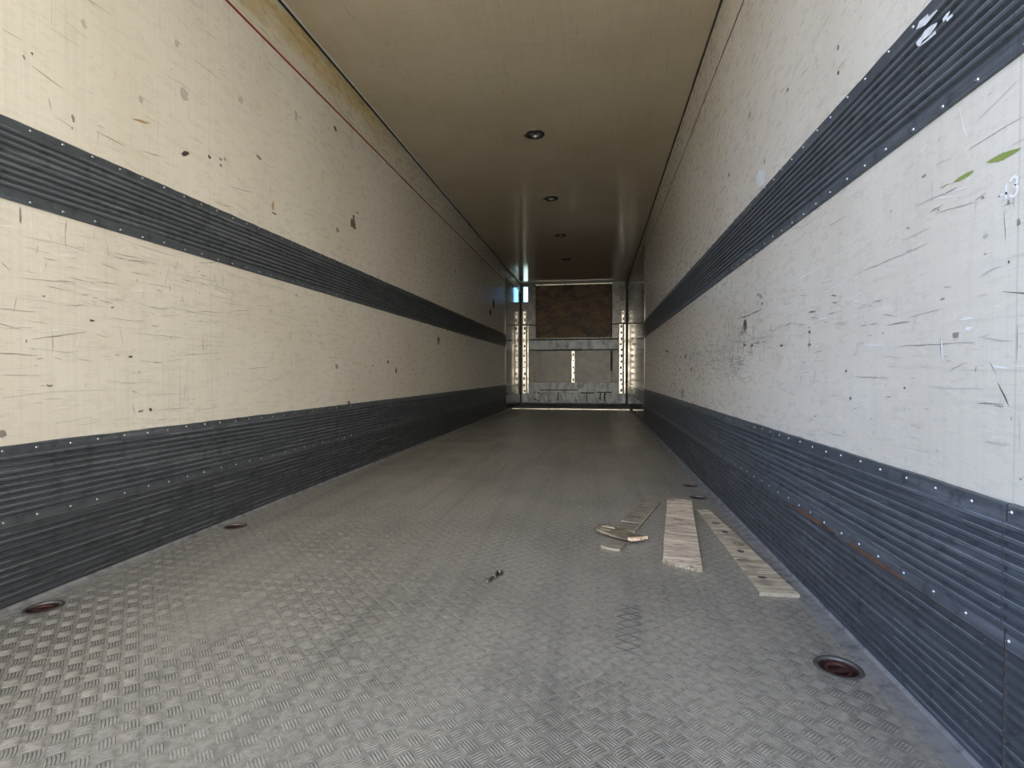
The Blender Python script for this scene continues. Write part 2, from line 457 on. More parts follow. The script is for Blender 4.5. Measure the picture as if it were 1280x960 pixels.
def clean(z_):
    return .52 < z_ < 1.24 or 1.52 < z_ < 2.50
def random_marks(bm, X, n_, zlo, zhi, ylo, yhi, wts, maxlen=.22):
    for _ in range(n_):
        y_ = ylo + (yhi - ylo) * random.random() ** 1.3
        z_ = random.uniform(zlo, zhi)
        mi = random.choices([1, 2, 3, 4, 7], wts)[0]
        r_ = random.random()
        if r_ < .72:
            L_ = random.uniform(.02, maxlen) * random.random()
            a_ = random.gauss(0, .10)
            scratch(bm, X, (y_, z_), (y_ + L_ * math.cos(a_), z_ + L_ * math.sin(a_)), random.uniform(.0010, .0034), mi)
        elif r_ < .90:
            L_ = random.uniform(.01, .08)
            a_ = math.pi / 2 + random.gauss(0, .15)
            scratch(bm, X, (y_, z_), (y_ + L_ * math.cos(a_), z_ + L_ * math.sin(a_)), random.uniform(.0010, .0035), mi)
        else:
            blob(bm, X, y_, z_, random.uniform(.002, .012), random.uniform(.0012, .004), mi, random.gauss(0, .3))

bm = bmesh.new(); box(bm, XL - T, XL, Y0, Y1 + T, -.06, H + .06)
random_marks(bm, XL, 480, 1.52, 2.48, 1.0, 9.0, (.7, 5, 14, 2, 1))
random_marks(bm, XL, 900, .53, 1.23, 1.0, 9.5, (.9, 6, 16, 3, .5), .30)
random_marks(bm, XL, 120, .95, 1.18, 1.4, 2.6, (1, 6, 12, 3, .3), .30)
for q in [(441, 279, 7, 15, 5, 0), (442, 271, 3, 5, 1, 0), (447, 266, 2, 3, 1, 0), (422, 288, 3.5, 7, 2, 0), (232, 192, 10, 5, 1, .5),
          (262, 196, 4, 4, 1, 0), (276, 199, 4, 3, 2, 0), (281, 199, 3, 4, 2, 0), (324, 197, 8, 4, 2, 0), (276, 207, 3, 3, 1, 0),
          (91, 148, 4, 10, 2, 0), (90, 160, 2, 4, 2, 0), (30, 72, 3, 6, 2, .5), (40, 67, 3, 3, 1, 0), (419, 161, 4, 5, 1, 0),
          (341, 258, 3.5, 12, 7, 0), (343, 267, 6, 2, 1, 0), (25, 269, 3.0, 20, 2, 0), (25.5, 273, 1.8, 10, 1, 0), (548, 426, 3, 11, 1, 0),
          (568, 343, 2, 4.5, 4, 0), (568, 381, 1.5, 2, 4, 0), (485, 452, 2, 5, 1, 0), (495, 463, 2, 7, 1, 0), (466, 457, 2, 2, 1, 0), (421, 458, 4, 7, 2, 0),
          (3, 543, 10, 9, 2, 0), (115, 401, 7, 3, 1, 0), (163, 446, 5, 3, 1, 0), (176, 514, 6, 3, 2, 0), (188, 512, 4, 4, 1, 0),
          (230, 118, 10, 14, 3, .6), (176, 125, 6, 9, 3, 0), (178, 152, 22, 3, 7, .25), (613, 390, 3, 8, 1, 0), (617, 380, 3, 12, 1, 0), (436, 503, 3, 4, 1, 0),
          (370, 145, 5, 14, 3, 0), (300, 125, 6, 9, 3, .3), (221, 54, 5, 9, 3, 0), (105, 30, 6, 12, 3, .4), (62, 482, 10, 3, 2, 0)]:
    px_blob(bm, XL, *q[:4], q[4], q[5])
for q in [(120, 164, 155, 182, .0035, 2), (2, 36, 28, 50, .003, 2), (64, 0, 64, 31, .0025, 3), (405, 295, 413, 300, .0028, 1), (425, 307, 429, 309, .003, 1),
          (431, 310, 440, 314, .0025, 1), (60, 121, 64, 138, .003, 2), (81, 290, 83, 312, .0025, 2), (0, 327, 11, 339, .003, 2),
          (28, 348, 95, 355, .005, 3), (58, 358, 90, 363, .0025, 2), (117, 352, 148, 355, .0028, 2), (210, 125, 215, 160, .0022, 3),
          (180, 143, 205, 158, .0022, 7), (286, 175, 296, 182, .0025, 2), (344, 79, 352, 86, .0025, 2), (218, 48, 228, 58, .0025, 2),
          (66, 416, 66, 442, .002, 2), (33, 424, 33, 429, .003, 1), (0, 469, 50, 470, .002, 2), (190, 453, 203, 453.5, .0025, 1),
          (232, 478, 230, 506, .002, 2), (189, 513, 235, 508, .0018, 2), (285, 461, 284, 477, .0018, 2), (173, 514, 180, 512, .004, 1),
          (160, 415, 250, 425, .0018, 2), (150, 479, 200, 477, .0018, 3), (523, 455, 537, 455, .003, 4), (412, 411, 424, 405, .004, 4),
          (428, 375, 428, 388, .003, 2), (484, 333, 484, 350, .003, 2), (130, 30, 160, 44, .002, 3), (200, 290, 265, 303, .003, 3)]:
    px_scr(bm, XL, *q)
tag(link('wall_left', bm, [M['wall_left']] + [M[k_] for k_ in MK[1:]]), kind='structure')

bm = bmesh.new(); box(bm, XR, XR + T, Y0, Y1 + T, -.06, H + .06)
random_marks(bm, XR, 300, 1.52, 2.48, .9, 7.5, (1.2, 5, 9, 3, .6), .16)
random_marks(bm, XR, 800, .53, 1.23, .85, 7.5, (1.2, 6, 12, 4, .1), .16)
# heavy scuffing half-way along
for cy, cz, sy, sz, n_ in ((3.35, .83, .50, .07, 230), (2.85, .84, .22, .035, 120), (2.80, .77, .16, .03, 110), (2.75, .90, .30, .02, 60), (3.9, .84, .16, .08, 90), (4.6, .85, .3, .08, 60), (2.3, .90, .35, .03, 50), (1.62, .92, .10, .03, 26), (3.0, 1.02, .5, .06, 70)):
    for _ in range(n_):
        y_ = random.gauss(cy, sy); z_ = random.gauss(cz, sz)
        if not .56 < z_ < 1.20 or y_ < 1.2: continue
        L_ = abs(random.gauss(0, .07)) * (cy / 3) + .015; a_ = random.gauss(0, .13)
        scratch(bm, XR, (y_, z_), (y_ + L_ * math.cos(a_), z_ + L_ * math.sin(a_)), random.uniform(.0012, .0042), random.choice([1, 2, 2, 2, 2, 3, 3, 4]))
for _ in range(130):
    y_ = random.choice([random.gauss(3.9, .25), random.gauss(4.3, .3), random.gauss(2.85, .15), random.gauss(3.4, .8)]); z_ = random.gauss(.83, .09)
    if not .58 < z_ < 1.12 or y_ < 2: continue
    scratch(bm, XR, (y_, z_), (y_ + random.uniform(-.01, .01), z_ + random.uniform(.02, .09)), random.uniform(.003, .010), random.choice([1, 2, 2, 2, 3]))
for q in [(931, 408, 4.5, 15, 1, 0), (928, 416, 3, 7, 2, 0), (857, 446, 2, 6, 1, 0),
          (864, 462, 2, 6, 1, 0), (834, 439, 3, 3, 1, 0), (853, 491, 3, 9, 2, 0),
          (977, 432, 4, 3, 1, 0), (953, 379, 2.5, 2.5, 1, 0), (931, 431, 4, 3, 1, 0), (940, 432, 4, 3, 1, 0), (950, 370, 7, 5, 2, .4), (1012, 415, 3, 4, 1, 0), (1012, 431, 4, 3, 1, 0),
          (1195, 419, 8, 8, 2, 0), (1058, 464, 4, 3, 1, 0), (1063, 498, 3, 4, 1, 0), (1131, 485, 3, 3, 1, 0), (1092, 405, 12, 1.5, 2, .0), (1080, 407, 8, 1.5, 2, 0), (1088, 419, 6, 2, 3, 0),
          (1048, 59, 3, 6, 1, 0), (1048, 91, 3, 7, 1, 0), (985, 112, 2, 5, 1, 0), (1250, 245, 4, 2, 1, 0), (1261, 253, 3, 5, 2, 0), (1245, 554, 30, 3, 3, 0), (1274, 278, 4, 10, 2, 0),
          (1155, 220, 5, 3, 2, 0), (937, 144, 3, 6, 1, 0), (911, 219, 2, 5, 1, 0), (956, 201, 3, 6, 2, 0), (876, 219, 3, 7, 4, 0), (1229, 247, 4, 4, 2, 0)]:
    px_blob(bm, XR, *q[:4], q[4], q[5])
px_blob(bm, XR, 951, 221, 11, 20, 8, .2)
px_blob(bm, XR, 948, 222, 3, 9, 1, .3)
for q in [(922, 400, 953, 387, .007, 1), (931, 389, 931, 404, .006, 1), (1012, 416, 1012, 443, .004, 2), (1122, 433, 1218, 425.5, .0022, 2), (1175, 421, 1175, 442, .002, 2),
          (1237, 452, 1246, 468, .0018, 2), (1247, 479, 1260, 509, .0026, 1), (1264, 521, 1265, 526, .002, 1), (1272, 405, 1272, 450, .002, 2), (1000, 478, 1002, 468, .004, 1),
          (1068, 470, 1110, 470, .003, 2), (1161, 484, 1230, 490, .0022, 3), (1240, 457, 1262, 462, .003, 4), (1078, 393, 1122, 384, .002, 4), (1140, 415, 1150, 386, .002, 3),
          (1195, 185, 1203, 168, .0014, 4), (1166, 222, 1195, 185, .0010, 4), (1205, 183, 1216, 203, .0016, 4), (1168, 250, 1210, 232, .0022, 4), (1211, 186, 1280, 146, .0018, 2),
          (1172, 262, 1175, 262, .003, 2), (1168, 266, 1225, 252, .0015, 2), (1060, 348, 1160, 306, .0020, 2), (1020, 370, 1080, 340, .002, 4), (950, 395, 1010, 372, .004, 4),
          (985, 357, 1030, 330, .006, 4), (1013, 60, 1042, 10, .0022, 2), (1000, 96, 1013, 82, .003, 1), (973, 116, 984, 108, .002, 2), (1004, 20, 1007, 45, .002, 3),
          (1255, 263, 1258, 300, .0018, 2), (1220, 250, 1233, 240, .002, 2), (1033, 540, 1058, 547, .002, 2), (1120, 560, 1160, 568, .0015, 4), (1150, 240, 1152, 300, .001, 3),
          (905, 215, 915, 200, .004, 4), (868, 205, 869, 220, .006, 2), (896, 172, 900, 160, .006, 2), (888, 168, 892, 158, .005, 3), (985, 190, 990, 180, .003, 2)]:
    px_scr(bm, XR, *q)
# two slanting dabs of green paint
for (xa, ya, xb, yb, wd) in [(1193, 227, 1218, 213, .010), (1234, 203, 1277, 185, .013), (1176, 235, 1188, 229, .003)]:
    a_ = on_plane(xa, ya, 0, XR); b_ = on_plane(xb, yb, 0, XR); n_ = 14; prev = None
    for i in range(n_ + 1):
        t_ = i / n_; c_ = a_.lerp(b_, t_); hw = wd / 2 * (math.sin(math.pi * t_) ** .8 + .04) * random.uniform(.8, 1.1)
        cur = (bm.verts.new((XR - .001, c_.y, c_.z + hw * .7)), bm.verts.new((XR - .001, c_.y, c_.z - hw * 1.1)))
        if prev:
            f = bm.faces.new((prev[0], prev[1], cur[1], cur[0])); f.material_index = 6
        prev = cur
# chalky number 43 painted on the wall
def stroke(pts, cx, cz, sc, wd):
    ps = [Vector((cx - p[0] * sc, cz + p[1] * sc)) for p in pts]; prev = None
    for i, p in enumerate(ps):
        d_ = (ps[min(i + 1, len(ps) - 1)] - ps[max(i - 1, 0)]).normalized(); n_ = Vector((-d_.y, d_.x)) * wd / 2
        cur = (bm.verts.new((XR - .0011, *(p + n_))), bm.verts.new((XR - .0011, *(p - n_))))
        if prev:
            f = bm.faces.new((prev[0], prev[1], cur[1], cur[0])); f.material_index = 4
        prev = cur
c4 = on_plane(1256, 240, 0, XR); c3 = on_plane(1268, 233, 0, XR)
stroke([(.25, -.75), (.25, .7), (-.45, -.2), (.5, -.2)], c4.y, c4.z, .018, .0055)
arc = [(-.42 , .55), (-.2, .8), (.1, .85), (.38, .65), (.38, .3), (.1, .08), (-.05, .05), (.2, .02), (.45, -.25), (.42, -.6), (.15, -.85), (-.2, -.85), (-.45, -.6)]
stroke(arc, c3.y, c3.z, .019, .0050)
tag(link('wall_right', bm, [M['wall_right']] + [M[k_] for k_ in MK[1:]]), kind='structure')

# smooth polished liner at the far end of both side walls
LFL, LFR = 10.10, 7.80
for nm, X, ya in (('trim_1', XL, LFL), ('trim_2', XR, LFR)):
    s_ = 1 if X < 0 else -1
    bm = bmesh.new()
    for (z0, z1) in ((0.045, .50), (.505, 1.37), (1.375, 1.86), (1.875, 2.62)):
        box(bm, *sorted((X - s_ * .002, X + s_ * .010)), ya, Y1 + .004, z0, z1)
    tag(link(nm, bm, M['alu_liner'], bevel=.002), kind='structure')

# ------------------------------------------------------------------ ribbed cladding bands
def rib_profile(z_lo, z_hi, base, high, pitch=.0205, fl_lo=.030, fl_hi=.030):
    pr = [(0, z_hi), (base, z_hi - .001), (base, z_hi - fl_hi)]
    z_ = z_hi - fl_hi
    n_ = max(1, int(round((z_hi - z_lo - fl_lo - fl_hi) / pitch))); pt = (z_hi - z_lo - fl_lo - fl_hi) / n_
    for i in range(n_):
        pr += [(high, z_ - pt * .12), (high * .99, z_ - pt * .22), (high, z_ - pt * .52), (base * .8, z_ - pt * .74), (base * .8, z_ - pt * .97)]
        z_ -= pt
    pr += [(base, z_lo + fl_lo - .001), (base, z_lo + .001), (0, z_lo)]
    return pr
def ribbed(name, X, y0, y1, prof, m, parent, wav=.0006, top_rag=.0, seed=0):
    high = max(p[0] for p in prof)
    s_ = 1 if X < 0 else -1
    bm = bmesh.new(); prev = None; n_ = max(2, int((y1 - y0) / .045))
    for i in range(n_ + 1):
        y_ = y0 + (y1 - y0) * i / n_
        o_ = noise.noise(Vector((y_ * 2.1, seed, 0))) * wav * 2
        cur = []
        for j, (d_, z_) in enumerate(prof):
            zz = z_ + (random.uniform(-top_rag, top_rag) if j in (0, 1) else 0)
            dd = d_ + (o_ if 0 < j < len(prof) - 1 else 0)
            cur.append(bm.verts.new((X + s_ * max(dd, .0), y_, zz)))
        if prev:
            for j in range(len(prof) - 1):
                f = bm.faces.new((prev[j], prev[j + 1], cur[j + 1], cur[j]))
                if 3 <= j < len(prof) - 4 and (j - 3) % 5 == 0 and noise.noise(Vector((y_ * 3, j * 1.7, seed))) > (-.25 if high > .0095 else .12): f.material_index = 1  # upper rib edges take the painted highlight, broken up by noise
        else: bm.faces.new(cur)
        prev = cur
    bm.faces.new(prev)
    return link(name, bm, [m, M['rib_highlight']], parent)

def rivet_mesh():
    bm = bmesh.new(); lathe(bm, [(0, .0028), (.0022, .0024), (.0040, .0010), (.0046, 0)], 10)
    me = bpy.data.meshes.new('rivet'); bm.to_mesh(me); bm.free(); me.materials.append(M['rivet'])
    for p in me.polygons: p.use_smooth = True
    return me
RIV = rivet_mesh()
def rivets(X, rows, y0, y1, parent, base, pitch=.102, ph=0.0):
    s_ = 1 if X < 0 else -1; each = 100 // len(rows)
    rest = bmesh.new(); any_rest = False
    for z_ in rows:
        k_ = 0; y_ = y0 + ph
        while y_ < y1:
            yy = y_ + random.uniform(-.006, .006); zz = z_ + random.uniform(-.003, .003)
            M_ = Matrix.Translation((X + s_ * base, yy, zz)) @ Matrix.Rotation(s_ * math.pi / 2, 4, 'Y')
            if k_ < each:
                o = bpy.data.objects.new('rivet', RIV); C.objects.link(o); o.parent = parent
                o.matrix_local = M_
            else:
                tmp = bmesh.new(); tmp.from_mesh(RIV); tmp.transform(M_)
                me_ = bpy.data.meshes.new('t'); tmp.to_mesh(me_); tmp.free(); rest.from_mesh(me_); bpy.data.meshes.remove(me_); any_rest = True
            k_ += 1; y_ += pitch
    if any_rest:
        o = link('rivet_row', rest, M['rivet'], parent, smooth=True); o['kind'] = 'stuff'

for side, X, yend, seam0, bbname, trname in (('left', XL, LFL, .98, 'baseboard_left', 'trim_3'), ('right', XR, LFR, .995, 'baseboard_right', 'trim_4')):
    seams = [Y0] + [seam0 + 1.17 * i for i in range(12) if seam0 + 1.17 * i < Y1 - .2] + [Y1]
    bb = tag(empty(bbname, (X, Y0, 0)), kind='structure')
    bb.matrix_world = Matrix.Identity(4)
    for i, (a_, b_) in enumerate(zip(seams, seams[1:])):
        ribbed('ribbed_panel', X, a_ + .002, b_ - .002, rib_profile(.258, .506, .009, .0150), M['band'], bb, top_rag=.0016, seed=i)
        ribbed('kick_panel', X, a_ + .0015, b_ - .0015, rib_profile(.002, .256, .0040, .0090, .0205, .012, .012), M['kick'], bb, .0004, seed=i + 40)
    rivets(X, (.492, .276), .88, Y1 - .1, bb, .009)
    # narrow coved edge strip at the floor
    s_ = 1 if X < 0 else -1
    bm = bmesh.new(); wd = .022 if s_ > 0 else .050
    prof = [(.004, .016), (.009, .006), (wd, .0012), (wd, 0), (0, 0)]
    vs = [[bm.verts.new((X + s_ * p[0], y_, p[1])) for p in prof] for y_ in (Y0, Y1)]
    for j in range(len(prof) - 1): bm.faces.new((vs[0][j], vs[0][j + 1], vs[1][j + 1], vs[1][j]))
    link('edge_strip', bm, wornmat('worn_edge_strip_' + side, (.30, .30, .30), .55, .4, .9, 22, (.12, .12, .12), bump=.5), bb)
    tr = tag(empty(trname, (X, Y0, 1.38)), kind='structure'); tr.matrix_world = Matrix.Identity(4)
    seams = [q for q in seams if q < yend - .3] + [yend]
    for i, (a_, b_) in enumerate(zip(seams, seams[1:])):
        ribbed('ribbed_panel', X, a_ + .001, b_ - .001, rib_profile(1.252, 1.502, .006, .0115), M['band'], tr, top_rag=.0014, seed=i + 80)
    rivets(X, (1.490, 1.264), .88, yend - .05, tr, .006)
    if side == 'left': bb_left, tr_left = bb, tr
    else: bb_right, tr_right = bb, tr

# split along the panel overlap on the right, bare brown board showing
def lens(bm, X, y0, y1, z0, z1, h, mi=0):
    n_ = 26; prev = None
    for i in range(n_ + 1):
        t_ = i / n_; y_ = y0 + (y1 - y0) * t_; z_ = z0 + (z1 - z0) * t_; hw = h / 2 * math.sin(math.pi * t_) ** .6 * random.uniform(.7, 1.15) + .0004
        cur = (bm.verts.new((X, y_, z_ + hw)), bm.verts.new((X - .002, y_, z_ - hw)))
        if prev:
            f = bm.faces.new((prev[0], prev[1], cur[1], cur[0])); f.material_index = mi
        prev = cur
bm = bmesh.new()
lens(bm, XR - .0102, 1.62, 1.96, .262, .262, .011)
lens(bm, XR - .0102, 1.28, 1.56, .262, .262, .010)
link('exposed_board', bm, M['exposed'], bb_right)
bm = bmesh.new(); lens(bm, XR - .0112, 1.54, 1.62, .262, .262, .009)
link('bent_lip', bm, M['ring_rim'], bb_right)
bm = bmesh.new(); box(bm, XR - .0098, XR - .008, Y0, 1.9, .2565, .2595)
link('joint_gap', bm, M['dirt'], bb_right)
bm = bmesh.new(); box(bm, XR - .0090, XR - .003, .9940, .9960, .004, .504)
link('seam_gap', bm, M['dirt'], bb_right)
# torn white tape on the right upper band
bm = bmesh.new()
def px_poly(bm, X, pts, mi=0):
    vs = [bm.verts.new(on_plane(px_, py_, 0, X)) for px_, py_ in pts]; f = bm.faces.new(vs); f.material_index = mi
XB = XR - .0122
px_poly(bm, XB, [(1145, 37), (1149, 27), (1160, 17), (1161, 21), (1171, 12), (1172, 13), (1163, 24), (1157, 31), (1152, 34)])
px_poly(bm, XB, [(1145, 53), (1152, 45), (1156, 38), (1165, 31), (1172, 28), (1170, 33), (1163, 43), (1154, 50), (1149, 58), (1146, 57)])
px_poly(bm, XB, [(1160, 48), (1169, 38), (1170, 42), (1158, 52), (1149, 58.5), (1150, 56)])
px_poly(bm, XB, [(1178, 24), (1183, 17), (1188, 13), (1186, 18), (1184, 22), (1191, 17), (1191, 20), (1184, 27), (1182, 24), (1179, 28)])
link('torn_tape', bm, M['tape'], tr_right)

# ------------------------------------------------------------------ corner trims and red lines
bm = bmesh.new()
y_ = Y0
while y_ < Y1 - .05:
    L_ = min(random.uniform(.5, 1.4), Y1 - y_)
    box(bm, XL + .017, XL + .0240, y_, y_ + L_ - .012, H - .011, H - .001)
    y_ += L_
tl = tag(empty('trim_5', (XL, Y0, H)), kind='structure'); tl.matrix_world = Matrix.Identity(4)
link('bright_bead', bm, wornmat('pale_bead', (.80, .78, .72), .35), tl)
bm = bmesh.new()
box(bm, XL, XL + .016, Y0, Y1, H - .012, H - .0005)
link('rubber_seal', bm, M['black'], tl)
bm = bmesh.new(); n_ = 60; prev = None
for i in range(n_ + 1):
    y_ = Y0 + (Y1 - Y0) * i / n_; w_ = .007 + .004 * random.random() + .004 * (i / n_)
    cur = [bm.verts.new(p) for p in ((XR, y_, H), (XR - w_, y_, H - .001), (XR - w_ * .4, y_, H - w_ * .5), (XR, y_, H - w_))]
    if prev:
        for j in range(3): bm.faces.new((prev[j], prev[j + 1], cur[j + 1], cur[j]))
    prev = cur
tag(link('trim_6', bm, M['dirt']), kind='structure')
bm = bmesh.new(); box(bm, XL, XL + .004, Y0, Y1 - .3, 2.519, 2.530); tag(link('trim_7', bm, M['red'], bevel=.001), kind='structure')
bm = bmesh.new(); box(bm, XR - .003, XR, Y0, Y1 - .3, 2.511, 2.517); tag(link('trim_8', bm, M['dark_red'], bevel=.0007), kind='structure')

# ------------------------------------------------------------------ end wall with its fittings
WX0, WX1, WZ0, WZ1 = -1.700, -1.585, 2.405, 2.765
bm = bmesh.new()
F = Y1
box(bm, XL, WX0, F, F + T, 0.045, H); box(bm, WX1, XR, F, F + T, 0.045, H)
box(bm, WX0, WX1, F, F + T, 0.045, WZ0); box(bm, WX0, WX1, F, F + T, WZ1, H)
wf = tag(link('wall_front', bm, M['white_panel']), kind='structure')
bm = bmesh.new(); box(bm, XL - T, XR + T, F + T, F + T + .02, -.06, .05); tag(link('trim_9', bm, M['black']), kind='structure')
wn = tag(empty('window_1', (0, 0, 0)), kind='structure')
bm = bmesh.new()
for a_ in ((WX0 - .010, WX0 + .004, WZ0 - .01, WZ1 + .01), (WX1 - .004, WX1 + .010, WZ0 - .01, WZ1 + .01)): box(bm, a_[0], a_[1], F - .006, F + T, a_[2], a_[3])
box(bm, WX0, WX1, F - .006, F + T, WZ0 - .01, WZ0 + .004); box(bm, WX0, WX1, F - .006, F + T, WZ1 - .004, WZ1 + .010)
link('frame', bm, M['alu'], wn)
bm = bmesh.new(); box(bm, WX0, WX1, F + .03, F + .034, WZ0, WZ1); link('glass_pane', bm, M['glass'], wn)
# covered matching opening on the right
wn = tag(empty('window_2', (0, 0, 0)), kind='structure')
bm = bmesh.new(); box(bm, .524, .64, F - .008, F + .004, 2.415, 2.735); link('cover_plate', bm, M['grey_panel'], wn, bevel=.004)
bm = bmesh.new(); box(bm, .535, .625, F - .016, F - .008, 2.402, 2.418); link('handle', bm, M['black'], wn)

# plywood board
pb = tag(empty('plywood_board', (-.52, F, 1.56)), 'dark brown stained plywood board fixed high on the far end wall', 'board')
pb.matrix_world = Matrix.Identity(4)
bm = bmesh.new(); box(bm, -1.385, .335, F - .050, F - .002, 1.560, 2.775); link('board', bm, M['plywood'], pb, bevel=.004)
bm = bmesh.new(); box(bm, -1.395, .345, F - .060, F - .002, 2.776, 2.790); link('top_strip', bm, M['alu_bright'], pb)
bm = bmesh.new(); box(bm, -1.400, -1.386, F - .052, F - .002, 1.55, 2.79); link('side_seal', bm, M['black'], pb)
bm = bmesh.new(); box(bm, .336, .352, F - .052, F - .002, 1.55, 2.79); link('side_seal', bm, M['black'], pb)
for p in ((.27, 1.60), (-.28, 1.60), (-1.25, 2.74), (.31, 2.50)):
    bm = bmesh.new(); lathe(bm, [(0, .010), (.009, .008), (.013, 0)], 12)
    bm.transform(Matrix.Translation((p[0], F - .050, p[1])) @ Matrix.Rotation(math.pi / 2, 4, 'X'))
    link('screw', bm, M['rivet'], pb, smooth=True)

# black cross-bar joints
bm = bmesh.new(); box(bm, XL + .012, -1.402, F - .012, F, 1.852, 1.878); box(bm, .354, XR - .012, F - .012, F, 1.852, 1.878)
tag(link('trim_10', bm, M['black'], bevel=.003), kind='structure')
bm = bmesh.new(); box(bm, XL + .010, XL + .034, F - .016, F, .05, H - .002); box(bm, XR - .040, XR - .010, F - .016, F, .05, H - .002)
tag(link('trim_11', bm, M['black'], bevel=.003), kind='structure')

# aluminium rail
rl = tag(empty('aluminium_rail', (0, 0, 0)), 'wide horizontal aluminium rail under the brown board on the end wall', 'rail')
bm = bmesh.new()
prof = [(0, 1.262), (.030, 1.262), (.034, 1.275), (.022, 1.290), (.022, 1.505), (.034, 1.522), (.030, 1.540), (0, 1.540)]
vs = [[bm.verts.new((x_, F - p[0], p[1])) for p in prof] for x_ in (-1.56, .49)]
for j in range(len(prof)): bm.faces.new((vs[0][j], vs[0][(j + 1) % 8], vs[1][(j + 1) % 8], vs[1][j]))
bm.faces.new(vs[0]); bm.faces.new(vs[1][::-1])
link('rail', bm, M['alu'], rl)
for i in range(15):
    bm = bmesh.new(); box(bm, -1.50 + i * .13, -1.47 + i * .13, F - .0365, F - .033, 1.524, 1.537); link('slot', bm, M['black'], rl)

# grey lower panels
for (a_, b_, lab) in ((-1.560, -.575, 'left grey panel under the aluminium rail, left of bright middle strip'), (-.485, .497, 'right grey panel under the aluminium rail, right of bright middle strip')):
    p_ = tag(empty('grey_panel', (0, 0, 0)), lab, 'panel', 'grey lower panels on the end wall')
    bm = bmesh.new(); box(bm, a_, b_, F - .018, F - .001, .530, 1.255); link('panel', bm, M['grey_panel'], p_, bevel=.004)
    xr_ = (-1.43, None) if a_ < -1 else (.34, None)
    for z_ in (.58, .66, .74):
        bm = bmesh.new(); box(bm, xr_[0] - .014, xr_[0] + .014, F - .026, F - .017, z_ - .014, z_ + .014); link('latch_bolt', bm, M['black'], p_)
    if a_ > -1:
        bm = bmesh.new(); box(bm, .318, .362, F - .0185, F - .012, .78, 1.25); link('dark_upright', bm, M['rust'], p_)
# slotted load tracks
def track(x0, x1, z0, z1, label, slots, bright='alu_bright'):
    r_ = tag(empty('load_track', (0, 0, 0)), label, 'track', 'slotted load tracks on the end wall')
    w_ = x1 - x0
    for a_, b_ in (((0, .60), (.78, 1)) if w_ > .1 else ((0, 1),)):
        bm = bmesh.new(); prof = [(0, 0), (0, .022), (.15, .026), (.85, .026), (1, .022), (1, 0)]
        vs = [[bm.verts.new((x0 + (a_ + p[0] * (b_ - a_)) * w_, F - .018 - p[1], z_)) for p in prof] for z_ in (z0, z1)]
        for j in range(6): bm.faces.new((vs[0][j], vs[0][(j + 1) % 6], vs[1][(j + 1) % 6], vs[1][j]))
        bm.faces.new(vs[0]); bm.faces.new(vs[1][::-1])
        link('channel' if a_ == 0 else 'guide_strip', bm, M[bright], r_)
    bm = bmesh.new(); box(bm, x0 + .002, x1 - .002, F - .024, F - .018, z0 + .002, z1 - .002); link('back_plate', bm, M['alu'], r_)
    e_ = w_ * (.60 if w_ > .1 else 1)
    for i in range(slots):
        z_ = z0 + (z1 - z0) * (i + .5) / slots + random.uniform(-.02, .02); cx_ = x0 + e_ * random.uniform(.45, .68); h_ = random.uniform(.012, .040)
        bm = bmesh.new(); box(bm, cx_ - e_ * .22, cx_ + e_ * .22, F - .0450, F - .0438, z_ - h_, z_ + h_); link('slot', bm, M['black'], r_)
track(-1.712, -1.565, .270, 1.850, 'tall bright slotted track at the left edge of the end wall', 12)
track(.503, .655, .275, 1.850, 'tall bright slotted track at the right edge of the end wall', 12)
track(-.572, -.490, .528, 1.240, 'short bright slotted strip between the two grey panels', 5)
track(-1.700, -1.625, 1.895, 2.180, 'short stub of track below the small blue window', 2)
track(.560, .625, 1.895, 2.150, 'short stub of track high at the right of the brown board', 2)

# battered aluminium bottom board
kb = tag(empty('bottom_board', (0, 0, 0)), 'battered aluminium kick board along the foot of the end wall', 'board')
bm = bmesh.new(); box(bm, XL + .034, XR - .040, F - .014, F - .003, .276, .524); link('upper_plate', bm, M['alu'], kb, bevel=.003)
bm = bmesh.new(); vs_ = box(bm, XL + .034, XR - .040, F - .016, F - .003, .050, .270)
bmesh.ops.subdivide_edges(bm, edges=[e_ for e_ in bm.edges if abs(e_.verts[0].co.x - e_.verts[1].co.x) > 1], cuts=30)
for q in bm.verts:
    q.co.z += random.uniform(-.005, .005)
    if q.co.y < F - .01: q.co.y += random.uniform(-.001, .007)
link('lower_plate', bm, M['alu'], kb)
for q in ((-1.29, -.42, .337, .360), (-.36, -.05, .270, .300), (.02, .34, .285, .315)):
    bm = bmesh.new(); box(bm, q[0], q[1], F - .0172, F - .008, q[2], q[3]); link('slot', bm, M['black'], kb)
for x_ in (-.88, -.22, .09, .18):
    bm = bmesh.new(); z_ = .07 + random.random() * .05
    prism(bm, [(x_ - .012, z_), (x_ + .016, z_ + .01), (x_ + .010, .20), (x_ + .02, .30), (x_ - .006, .30), (x_ - .014, .16)], 0, .009)
    bm.transform(Matrix.Translation((0, F - .0085, 0)) @ Matrix.Rotation(math.pi / 2, 4, 'X')); link('dent', bm, M['dirt'], kb)
for x_, z_ in ((-1.43, .29), (-1.34, .28), (-1.42, .13), (-1.34, .10), (.20, .25), (.20, .18), (.20, .12)):
    bm = bmesh.new(); box(bm, x_ - .02, x_ + .02, F - .0175, F - .009, z_ - .018, z_ + .018); link('bolt_head', bm, M['black'], kb)
# threshold strip across the floor in front of the end wall
bm = bmesh.new(); box(bm, XL + .05, XR - .03, 10.56, 10.60, 0.0, .022)
tag(link('trim_12', bm, M['alu_bright'], bevel=.006), kind='structure')

